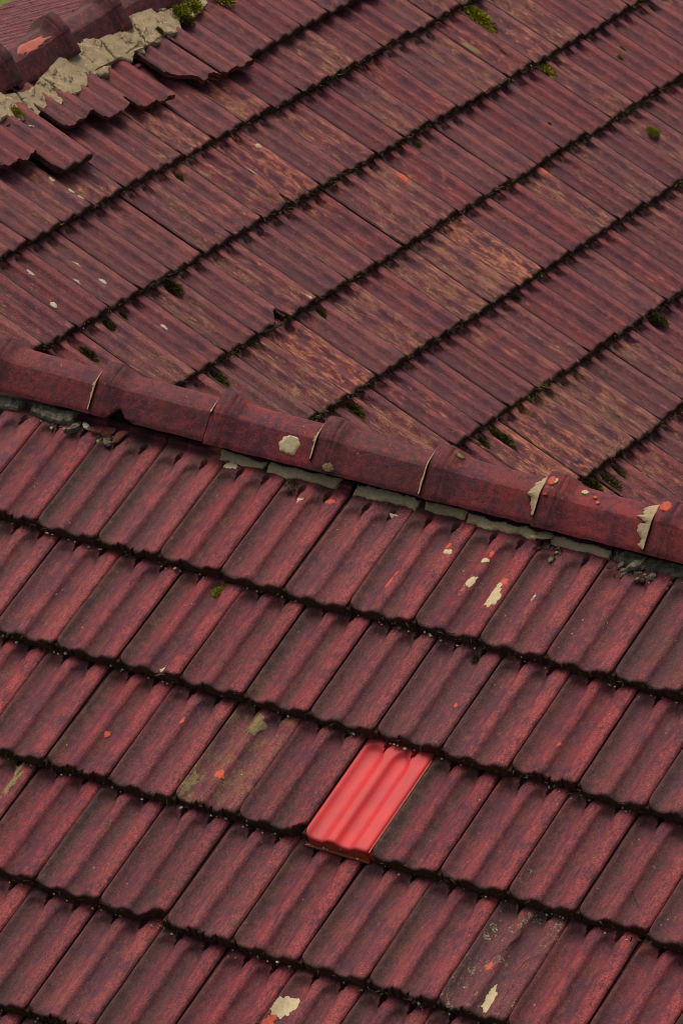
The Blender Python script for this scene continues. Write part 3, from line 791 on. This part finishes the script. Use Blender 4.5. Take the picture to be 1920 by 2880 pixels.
def crack_line(v, up, low, k):
    """ragged break across the bed, shared by the two slabs it parts"""
    n = 14
    return [(v + .016 * float(crk(q * .012, k * 2.0)) + .010 * (q / n - .5) * (-1) ** k, up + (low - up) * q / n) for q in range(n + 1)]
cuts = [1.90, 2.165, 2.345, 2.52, 2.74, 2.955, 3.13, 3.42]
mnz = Noise1(71, 8, 16, .72); mfl = Noise1(75, 6, 26, .7)
def edge_at(L, v): return -float(np.interp(v, [p[1] for p in L], [p[0] for p in L]))
for k in range(len(cuts) - 1):
    a, b = cuts[k], cuts[k + 1]
    ca = [(p[0] + .0010, p[1]) for p in crack_line(a, edge_at(UP, a) + .03, edge_at(LOW, a), k)]
    cb = [(p[0] - .0010, p[1]) for p in crack_line(b, edge_at(UP, b) + .03, edge_at(LOW, b), k + 1)]
    low = [(p[1], -p[0]) for p in LOW if a + .02 < p[1] < b - .02]; top = [(p[1], -p[0] + .03) for p in UP if a + .02 < p[1] < b - .02]
    P = ca + densify(low, .006, .006, 700 + k)[:-6] + cb[::-1] + top[::-1]
    def surf(x, y, k=k):
        q = float(mfl(x, y)); flake = .0045 * (q > .10) + .003 * (q > .32)
        return -.012 + .16 * max(0.0, y - .05) + .003 * float(mnz(x, y)) + flake + .003 * (k % 3)
    try:
        me = patch_mesh('mortar_slab', P, surf, M_MORTAR, .009, .0030, .0055, 710 + k, .03, .003)
        obj('mortar_slab', me, bed)
    except Exception as e:
        print('mortar', k, e)

# mortar pieces under the lower ridge caps
def on_A(u, x, n=0.0): return OA + u * DA + x * XA + n * NA
MORT = [  # x0, x1, upper u, lower u, thickness, label, material
    (-1.16, -1.04, .762, .800, .012, 'rounded grey mortar lump under the first lower-ridge cap', 'G'),
    (-1.00, -.86, .755, .800, .014, 'big buff-edged mortar lump under the notched cap', 'G'),
    (-.385, -.245, .755, .784, .006, 'thin mortar strip under the cap with the round lichen spot', 'M'),
    (-.225, -.005, .752, .786, .007, 'mossy mortar strip under the collar beside the round lichen spot', 'M'),
    (.050, .245, .752, .786, .007, 'long buff mortar strip under the scabby dark cap', 'M'),
    (.270, .395, .752, .780, .006, 'short mortar strip beneath the thin-lined cap', 'M'),
    (.405, .615, .758, .786, .007, 'buff mortar strip ending at a dark corner hole', 'M'),
    (.665, .835, .758, .784, .006, 'thin buff mortar strip beneath the cap with orange dots', 'M'),
    (.850, 1.09, .755, .790, .005, 'dark crumbled mortar heap beneath the widest cream wedge', 'G')]
for k, (x0, x1, ua, ub, th, lab, mk) in enumerate(MORT):
    ub -= .004
    P = densify([(x0, -ub), ((x0 * 2 + x1) / 3, -ub - .002), ((x0 + 2 * x1) / 3, -ub + .001), (x1, -ub), (x1 + .004, -ua), (x0 - .003, -ua)], .003, .010 if mk == 'G' else .0085, 800 + k)
    o_, x_, y_, z_ = tile_frame('A', 1, 0)
    # lie on the heads of the first course: local plane of that course
    base = on_A(0, 0, 0)
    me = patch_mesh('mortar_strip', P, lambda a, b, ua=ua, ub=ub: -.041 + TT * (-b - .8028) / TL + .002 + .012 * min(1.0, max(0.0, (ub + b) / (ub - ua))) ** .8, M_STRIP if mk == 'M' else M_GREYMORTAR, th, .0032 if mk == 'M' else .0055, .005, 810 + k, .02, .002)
    o = obj('mortar_strip', me)
    o.matrix_world = matrix(base, XA, -DA, NA)
    tag(o, lab, 'mortar', 'mortar under the lower ridge caps')

# ------------------------------------------------------------------ rubble, moss
def rock_mesh(name, seed, r, mat, flat=.7):
    rr = np.random.RandomState(seed); V = []; F = []
    n, k = 8, 5
    nz = Noise1(seed, 7, 2.6, .85)
    for a in range(k + 1):
        th = math.pi * a / k
        for b in range(n):
            ph = 6.2832 * b / n
            d = np.array([math.sin(th) * math.cos(ph), math.sin(th) * math.sin(ph), math.cos(th)])
            q = r * (1 + .9 * float(nz(*d)))
            V.append((d[0] * q, d[1] * q * .8, d[2] * q * flat))
    for a in range(k):
        for b in range(n):
            F.append((a * n + b, (a + 1) * n + b, (a + 1) * n + (b + 1) % n, a * n + (b + 1) % n))
    return mesh(name, V, F, [mat], None, 25)
def place(name, me, pos, nn, spin, scale, label, cat, group=None):
    o = obj(name, me)
    q = Vector(nn).to_track_quat('Z', 'Y').to_matrix().to_4x4() @ Matrix.Rotation(spin, 4, 'Z')
    o.matrix_world = Matrix.Translation(Vector(pos)) @ q @ Matrix.Diagonal((*scale, 1))
    tag(o, label, cat, group)
    return o
for k, (x, u, n_, r, mt, lab) in enumerate([
    (-.760, .790, -.030, .032, M_BROKEN, 'larger broken red clay fragment beneath the notched cap'),
    (-.700, .790, -.032, .024, M_BROKEN, 'smaller broken red clay fragment beside the crumbled mortar hole'),
    (-.815, .785, -.034, .014, M_WHITE, 'white pebble of mortar below the notched cap collar'),
    (-.850, .800, -.036, .024, M_GREYMORTAR, 'dark grey mortar crumb below the notched cap'),
    (-.735, .812, -.042, .022, M_GREYMORTAR, 'black mortar crumb below the broken clay fragment'),
    (.640, .775, -.022, .022, M_MORTAR, 'pale mortar pebble below the collar with orange lichen'),
    (.690, .822, -.046, .022, M_GREYMORTAR, 'black mortar crumb resting on a tile head below orange-dotted cap'),
    (.205, .822, -.044, .016, M_MORTAR, 'small buff mortar chip on a tile head'),
    (.930, .785, -.028, .030, M_GREYMORTAR, 'dark stone of mortar below the widest cream wedge')]):
    place('mortar_crumb' if mt is not M_BROKEN else 'clay_fragment', rock_mesh('rubble', 60 + k, r, mt), on_A(u, x, n_), NA, k * 1.3, (1.2, .75, .5) if mt is not M_BROKEN else (1.15, .7, .28), lab, 'rubble')

def heap_mesh(name, seed, n, sx, sy, r0, r1, mats):
    rr = np.random.RandomState(seed); V = []; F = []; fm = []
    for q in range(n):
        r = rr.uniform(r0, r1) * (1 if rr.rand() < .75 else 1.7); cx, cy = rr.normal() * sx, rr.normal() * sy
        nz = Noise1(seed * 31 + q, 5, 2.4, .75); base = len(V); a_, b_ = 5, 7
        for a in range(a_ + 1):
            th = math.pi * a / a_
            for b in range(b_):
                ph = 6.2832 * b / b_; d = np.array([math.sin(th) * math.cos(ph), math.sin(th) * math.sin(ph), math.cos(th)]); k = r * (1 + .6 * float(nz(*d)))
                V.append((cx + d[0] * k, cy + d[1] * k, r * .4 + d[2] * k * .7))
        mi = rr.randint(len(mats))
        for a in range(a_):
            for b in range(b_):
                F.append((base + a * b_ + b, base + (a + 1) * b_ + b, base + (a + 1) * b_ + (b + 1) % b_, base + a * b_ + (b + 1) % b_)); fm.append(mi)
    return mesh(name, V, F, mats, fm, 25)
for x, u, n_, sx, sy, cnt, lab in ((.955, .808, -.042, .050, .010, 90, 'heap of dark crumbled mortar below the widest cream wedge'), (-.735, .803, -.040, .030, .010, 50, 'scatter of mortar and clay crumbs in the broken spot below the notched cap'), (-.90, .812, -.042, .05, .005, 24, 'mortar crumbs spilling from the big buff-edged lump'), (.66, .795, -.040, .018, .008, 22, 'few dark crumbs where two mortar strips meet below the orange-dotted cap')):
    o = obj('rubble_heap', heap_mesh('rubble_heap', int(x * 100) + 300, cnt, sx, sy, 0.002, .0058, [M_GREYMORTAR, M_GREYMORTAR, M_BUTT, M_MORTAR]))
    o.matrix_world = matrix(on_A(u, x, n_), XA, -DA, NA); tag(o, lab, 'rubble', None, 'stuff')

def moss_mesh(name, seed, mat, n=520, r=.03, h=.015, blade=.016, bw=.0017):
    rr = np.random.RandomState(seed); V = []; F = []
    nz = Noise1(seed, 5, 2.0)
    # low cushion
    k, m_ = 6, 14
    for a in range(k + 1):
        th = math.pi / 2 * a / k
        for b in range(m_):
            ph = 6.2832 * b / m_; q = 1 + .35 * float(nz(math.cos(ph), math.sin(ph), a * .3))
            V.append((r * q * math.sin(th) * math.cos(ph) * .72, r * q * math.sin(th) * math.sin(ph) * .72, h * math.cos(th) * .85 - .002))
    for a in range(k):
        for b in range(m_):
            F.append((a * m_ + b, (a + 1) * m_ + b, (a + 1) * m_ + (b + 1) % m_, a * m_ + (b + 1) % m_))
    for _ in range(n):
        ph = rr.rand() * 6.2832; th = math.acos(rr.rand()); q = (1 + .6 * float(nz(math.cos(ph), math.sin(ph), .5))) * rr.uniform(.55, 1.15)
        p = np.array([r * q * math.sin(th) * math.cos(ph), r * q * math.sin(th) * math.sin(ph), h * math.cos(th)])
        d = np.array([math.sin(th) * math.cos(ph), math.sin(th) * math.sin(ph), math.cos(th) + .4]) + rr.normal(size=3) * .5
        d /= np.linalg.norm(d); s = np.cross(d, rr.normal(size=3)); s /= np.linalg.norm(s)
        L = blade * rr.uniform(.5, 1.2); i = len(V)
        V += [tuple(p * .9 - s * bw), tuple(p * .9 + s * bw), tuple(p * .9 + d * L * .6 + s * bw * .8), tuple(p * .9 + d * L)]
        F.append((i, i + 1, i + 2, i + 3))
    return mesh(name, V, F, [mat], None, 0)
MB = [moss_mesh('moss_clump', 40 + k, M_MOSS, blade=.010, n=700) for k in range(3)]
MD = [moss_mesh('moss_clump', 50 + k, M_DARKMOSS) for k in range(3)]
MOSS = [  # slope, row, column, s, y, size, along, bright?, label
    ('B', 2, 22, .30, .325, 1.35, 1.5, 1, 'largest bright green moss cushion, draped over a tile joint'), ('B', 2, 22, .20, .265, .7, 1.9, 1, 'small green moss tail below the largest bright cushion'),
    ('B', 3, 22, .13, .335, 1.05, 1.2, 1, 'green moss cushion squeezed beneath a butt line, halfway along its course'), ('B', 3, 24, .63, .259, .45, .8, 1, 'upper of two small moss domes on one tile'), ('B', 3, 24, .29, .227, .42, .9, 1, 'lower of two small moss domes on one tile'),
    ('B', 4, 23, .41, .244, .8, 1.0, 1, 'single round yellow-green moss dome beside a pale flake'), ('B', 3, 26, .55, .345, .7, 1.0, 0, 'dark moss tuft at the top edge of the photo'), ('B', 2, 18, .13, .350, .4, .8, 1, 'tiny green moss spot at a joint of the second course'),
    ('B', 3, 17, .29, .345, .45, .9, 1, 'small green moss tuft hanging from a butt line'), ('B', 3, 20, .48, .128, .3, .7, 0, 'tiny brown moss dot in mid tile'),
    ('B', 0, 15, .80, .290, 1.4, 1.0, 1, 'yellow moss cushion at the ragged edge of the ridge mortar'), ('B', 0, 16, .22, .300, 1.4, 1.0, 1, 'second moss cushion along the mortar edge, beside the yellow one'), ('B', 0, 17, .12, .285, 1.4, 1.2, 1, 'fat bright moss cushion at the top end of the mortar'), ('B', 0, 18, .65, .285, .7, 1.0, 1, 'green moss cushion touching the top edge of the photo'),
    ('B', 0, 15, .73, .245, .8, 1.0, 0, 'dark moss cushion hanging beneath the yellow mortar moss'), ('B', 0, 10, .65, .225, .55, 1.2, 1, 'small moss tuft between mortar and a snapped tile'), ('B', 0, 14, .9, .255, .6, .9, 0, 'dark moss under the overhanging mortar flake'),
    ('B', 2, 11, .60, .330, .5, 1.0, 0, 'olive moss pea below a broken joint'), ('B', 3, 5, .67, .285, .75, 1.3, 0, 'dark moss patch on a tile just above the lower ridge caps'), ('B', 3, 8, .72, .335, .85, 1.1, 0, 'shaggy olive moss tuft hanging below the third butt line'),
    ('B', 3, 6, .69, .345, .8, 1.0, 0, 'olive moss tuft near the picture edge above the first cap'), ('B', 3, 7, .17, .345, .5, 1.0, 0, 'small olive moss tuft beside the shaggy one'), ('B', 4, 8, .18, .335, .9, 1.4, 0, 'long dark moss tuft above the second lower-ridge cap'), ('B', 4, 11, .61, .340, .7, 1.0, 0, 'dark green moss tuft under the chipped tile corner'),
    ('B', 6, 11, .57, .320, 1.0, 1.5, 0, 'large dark moss tuft above the thin-lined ridge cap'), ('B', 6, 11, .15, .335, .7, 1.0, 0, 'smaller moss tuft beside the large dark one'), ('B', 7, 13, .19, .325, 1.0, 1.4, 0, 'dark moss tuft hanging above the cap with orange dots'), ('B', 7, 12, .74, .350, .9, 1.2, 0, 'moss tuft where the butt line meets the lower ridge'),
    ('B', 7, 13, .6, .335, .8, 1.2, 0, 'brown moss tuft one joint along from the ridge'), ('B', 6, 17, .76, .345, .85, 1.3, 0, 'olive moss tuft hanging near the picture edge, halfway down'), ('B', 5, 16, .06, .350, .55, 1.0, 0, 'small moss tuft below an orange-worn tile'), ('B', 5, 10, .16, .335, .95, 1.2, 0, 'shaggy moss tuft where a butt line dips behind the caps'),
    ('A', 2, 2, .73, .345, .62, 1.4, 1, 'green moss tuft below the first near course'), ('A', 2, 3, .71, .350, .4, .8, 0, 'tiny dark moss tuft on the second near course'), ('A', 2, 6, .68, .345, .5, .9, 0, 'dark moss tuft below the cream-smeared tile'), ('A', 1, 3, .15, .375, .9, .8, 0, 'dark moss cushion on mortar beside the round-lichen cap collar')]
for k, (sl, j, i, s, y, sz, al, br, lab) in enumerate(MOSS):
    v = (i + (PA[j] if sl == 'A' else PH['B'][j])) * TW + s * TW
    if sl == 'B' and j == 0:
        o = OB + (.141 - .0 - y) * DB + ((i + .40) * TW + s * TW) * XB + .004 * NB if i >= 16 else OB + (.141 - y) * DB + ({15: 3.075, 14: 2.865, 10: 1.955}[i] + s * TW) * XB + .010 * NB
        zz = NB; yy = -DB; xx = XB
    else:
        o, xx, yy, zz = tile_frame(sl, j, v)
        o = o + yy * (y - .012) + zz * (float(ztop(s, min(y, .32))) - .002)
    me = (MB if br else MD)[k % 3]
    ob = obj('moss_clump', me)
    sc = sz
    Mx = matrix(o, xx, yy, zz) @ Matrix.Rotation(rng.uniform(-.4, .4), 4, 'Z') @ Matrix.Diagonal((sc * 1.05, sc * al * 1.05, sc * 1.0, 1))
    ob.matrix_world = Mx
    tag(ob, lab, 'moss', 'moss clumps on the roof')

def fringe(name, rows, slope, vr, dens, label, seed, mat=None, cut=-.25, long=1.0):
    """dried moss and dirt caught along the butts: blades rooted on the butt faces"""
    rr = np.random.RandomState(seed); V = []; F = []
    dn = Noise1(seed, 6, 11, .75)
    for j in rows:
        v = vr[0]
        while v < vr[1]:
            v += rr.exponential(1 / dens)
            o, x, y, z = tile_frame(slope, j, v)
            px = project(o)
            if not (-10 < px[0] < W_ + 10 and -10 < px[1] < H_ + 10): continue
            if slope == 'B' and px[1] > sil(px[0]) + 40: continue
            d_ = .5 + .9 * float(dn(v, j * 3.3))
            if rr.rand() > d_ - cut: continue
            p = o + z * rr.uniform(-.036 if slope == 'A' else -.032, -.004) - y * rr.uniform(-.003, .004)
            d = -y * rr.uniform(.1, 1.0) + z * rr.uniform(-.5, .8) + x * rr.normal() * .6
            d /= np.linalg.norm(d); s = np.cross(d, rr.normal(size=3)); s /= np.linalg.norm(s)
            L = long * rr.uniform(.005, .015) * (.7 + max(0, d_)); w = rr.uniform(.0012, .0028); i = len(V)
            V += [tuple(p - s * w), tuple(p + s * w), tuple(p + d * L * .6 + s * w * .7), tuple(p + d * L)]
            F.append((i, i + 1, i + 2, i + 3))
    o = obj(name, mesh(name, V, F, [mat or M_FRINGE], None, 0))
    tag(o, label, 'moss', None, 'stuff')
fringe('dry_moss', range(1, 9), 'B', (0, 6.5), 420, 'dry brown moss caught along the butt lines of the far slope', 5)
fringe('dirt_moss', range(1, 8), 'A', (-1.5, 2.5), 120, 'dark moss and dirt caught under the butts of the near slope', 6)
fringe('green_moss', range(1, 9), 'B', (0, 6.5), 330, 'olive moss growing in patches along the butt lines of the far slope', 15, M_DARKMOSS, .42, 1.35)
fringe('green_moss', range(1, 8), 'A', (-1.5, 2.5), 150, 'olive moss growing in patches along the butt lines of the near slope', 16, M_DARKMOSS, .55, 1.1)
def grit():
    rr = np.random.RandomState(8); V = []; F = []
    oct_ = np.array([(1, 0, 0), (-1, 0, 0), (0, 1, 0), (0, -1, 0), (0, 0, 1), (0, 0, -1)], float)
    of = [(0, 2, 4), (2, 1, 4), (1, 3, 4), (3, 0, 4), (2, 0, 5), (1, 2, 5), (3, 1, 5), (0, 3, 5)]
    for sl, rows, n, r_ in (('A', range(1, 7), 120, (.0010, .0045)), ('B', range(1, 8), 80, (.0010, .0035))):
        for j in rows:
            for _ in range(n):
                v = rr.uniform(-1.5, 2.4) if sl == 'A' else rr.uniform(.5, 6)
                o, x, y, z = tile_frame(sl, j, v)
                px = project(o)
                if not (-10 < px[0] < W_ + 10 and -10 < px[1] < H_ + 10): continue
                if sl == 'B' and px[1] > sil(px[0]) + 40: continue
                p = o - z * (rr.uniform(.026, .038) if sl == 'A' else rr.uniform(.024, .033)) - y * rr.uniform(-.002, .012)
                s = rr.uniform(*r_) * (1 if rr.rand() < .8 else 1.6); i = len(V)
                for q in oct_: V.append(tuple(p + q * s * rr.uniform(.5, 1.3, 3)))
                F += [(a + i, b + i, c + i) for a, b, c in of]
    o = obj('grit', mesh('grit', V, F, [M_WHITE], None, 0))
    tag(o, 'pale lichen crumbs and grit caught along the butt lines', 'grit', None, 'stuff')
grit()

# ------------------------------------------------------------------ what carries the tiles, and the ground beyond
def slab(name, sl, u0, u1, v0, v1, n):
    o, x, d, nn = axes(sl)
    V = []
    for nn_ in (n, n - .03):
        for u, v in ((u0, v0), (u0, v1), (u1, v1), (u1, v0)): V.append(o + u * d + v * x + nn_ * nn)
    F = [(0, 1, 2, 3), (7, 6, 5, 4), (0, 4, 5, 1), (1, 5, 6, 2), (2, 6, 7, 3), (3, 7, 4, 0)]
    q = obj(name, mesh(name, V, F, [M_WOOD], None, 0)); tag(q, None, None, None, 'structure')
slab('roof_deck', 'A', .66, 3.9, -2.4, 2.9, -.105)
slab('roof_deck', 'B', -.26, 3.6, -1.0, 7.5, -.105)
slab('roof_deck', 'C', .02, 4.38, -14.0, 0.5, -.105)
# far side of the lower ridge, out of sight behind its caps
rg = OA + .62 * DA - NA * .08
V = [rg + np.array([a, 0, 0]) for a in (-2.4, 2.9)] + [rg + np.array([a, 1.6, -1.6 * .5384]) for a in (2.9, -2.4)]
q = obj('roof_deck', mesh('roof_deck', V, [(0, 1, 2, 3)], [M_CLAY], None, 0)); tag(q, None, None, None, 'structure')
g = G('lawn'); tcg = g.n('ShaderNodeTexCoord').outputs['Object']
MG = g.out(g.mix(g.noise(tcg, .8, 6, .65), (.06, .085, .012), (.13, .15, .03)), .95, None, .1)
gr = obj('ground', mesh('ground', [(-400, -400, -6), (400, -400, -6), (400, 400, -6), (-400, 400, -6)], [(0, 1, 2, 3)], [MG], None, 0)); tag(gr, None, None, None, 'structure')

# ------------------------------------------------------------------ words for every tile
COURSE = {'A': {1: 'near course tucked under ridge caps', 2: 'second near course below ridge caps', 3: 'the bright red tile\'s course', 4: 'the course below the bright red tile', 5: 'second course below the bright red tile', 6: 'third course below the bright red tile', 7: 'lowest course below the red tile'},
          'B': {0: 'broken top course under ridge mortar', 1: 'first whole course below mortared ridge', **{k: ORD[k - 1] + ' course below mortared ridge' for k in range(2, 9)}},
          'C': {k: ORD[k] + ' course beyond mortared ridge' for k in range(0, 16)}}
ADJ = {('A', 3, 6): 'bright scarlet clean roof tile standing out among the old maroon tiles'}
WORD = {('A', 1, 6): 'cream-smeared orange-spotted', ('A', 3, 4): 'olive-crusted', ('A', 4, 9): 'cracked lichen-blotched', ('A', 5, 7): 'white-patched', ('A', 2, 2): 'bone-shaped-lichen', ('A', 3, 2): 'orange-dotted', ('A', 4, 1): 'yellow-lichened', ('A', 4, 4): 'corner-chipped', ('A', 3, 5): 'corner-chipped', ('B', 3, 9): 'corner-chipped',
        ('B', 2, 13): 'orange-worn', ('B', 1, 12): 'rusty orange', ('B', 4, 10): 'orange-streaked', ('B', 4, 16): 'orange-faced', ('B', 3, 15): 'red-spotted', ('B', 3, 11): 'orange-striped', ('B', 2, 22): 'moss-topped', ('B', 3, 24): 'two-domed mossy', ('B', 4, 23): 'moss-domed',
        ('B', 2, 7): 'white-flaked', ('B', 1, 8): 'white-flaked', ('B', 0, 14): 'diagonally snapped', ('B', 0, 15): 'lifted', ('B', 0, 12): 'jagged-ended', ('B', 0, 11): 'snapped dark', ('B', 0, 10): 'slipped', ('B', 0, 9): 'snapped tilted', ('B', 3, 19): 'red-slashed'}
rows = {}
for key, t in TILES.items():
    px = project(t.matrix_world @ Vector((.1, .16, 0)))
    rows.setdefault(key[:2], []).append((px[0], px[1], key, t))
used = {}
for (sl, j), L in rows.items():
    L.sort(key=lambda q: q[0])
    n = 0
    for px, py, key, t in L:
        if key in ADJ: t['label'] = ADJ[key]; n += 1; continue
        wd = WORD.get(key, {'A': 'maroon', 'B': 'weathered plum', 'C': 'dark'}[sl])
        if sl == 'B' and py > sil(px): lab = '%s roof tile mostly hidden by ridge caps, %s' % (wd, COURSE[sl][j])
        elif px < 0: lab = '%s roof tile cut by left photo edge, %s' % (wd, COURSE[sl][j])
        elif px > W_: lab = '%s roof tile cut by right photo edge, %s' % (wd, COURSE[sl][j])
        elif py < 0: lab = '%s roof tile cut by top photo edge, %s' % (wd, COURSE[sl][j])
        elif py > H_: lab = '%s roof tile cut by bottom photo edge, %s' % (wd, COURSE[sl][j])
        else:
            lab = '%s roof tile, %s from left in %s' % (wd, ORD[n] if n < len(ORD) else 'last', COURSE[sl][j]); n += 1
        used.setdefault(lab, []).append(t)
for lab, L in used.items():
    for k, t in enumerate(L):
        t['label'] = lab if len(L) == 1 else lab.replace(' roof tile', ' roof tile, %s' % ORD[k], 1)
print('tiles', {s: sum(1 for k in TILES if k[0] == s) for s in 'ABC'})
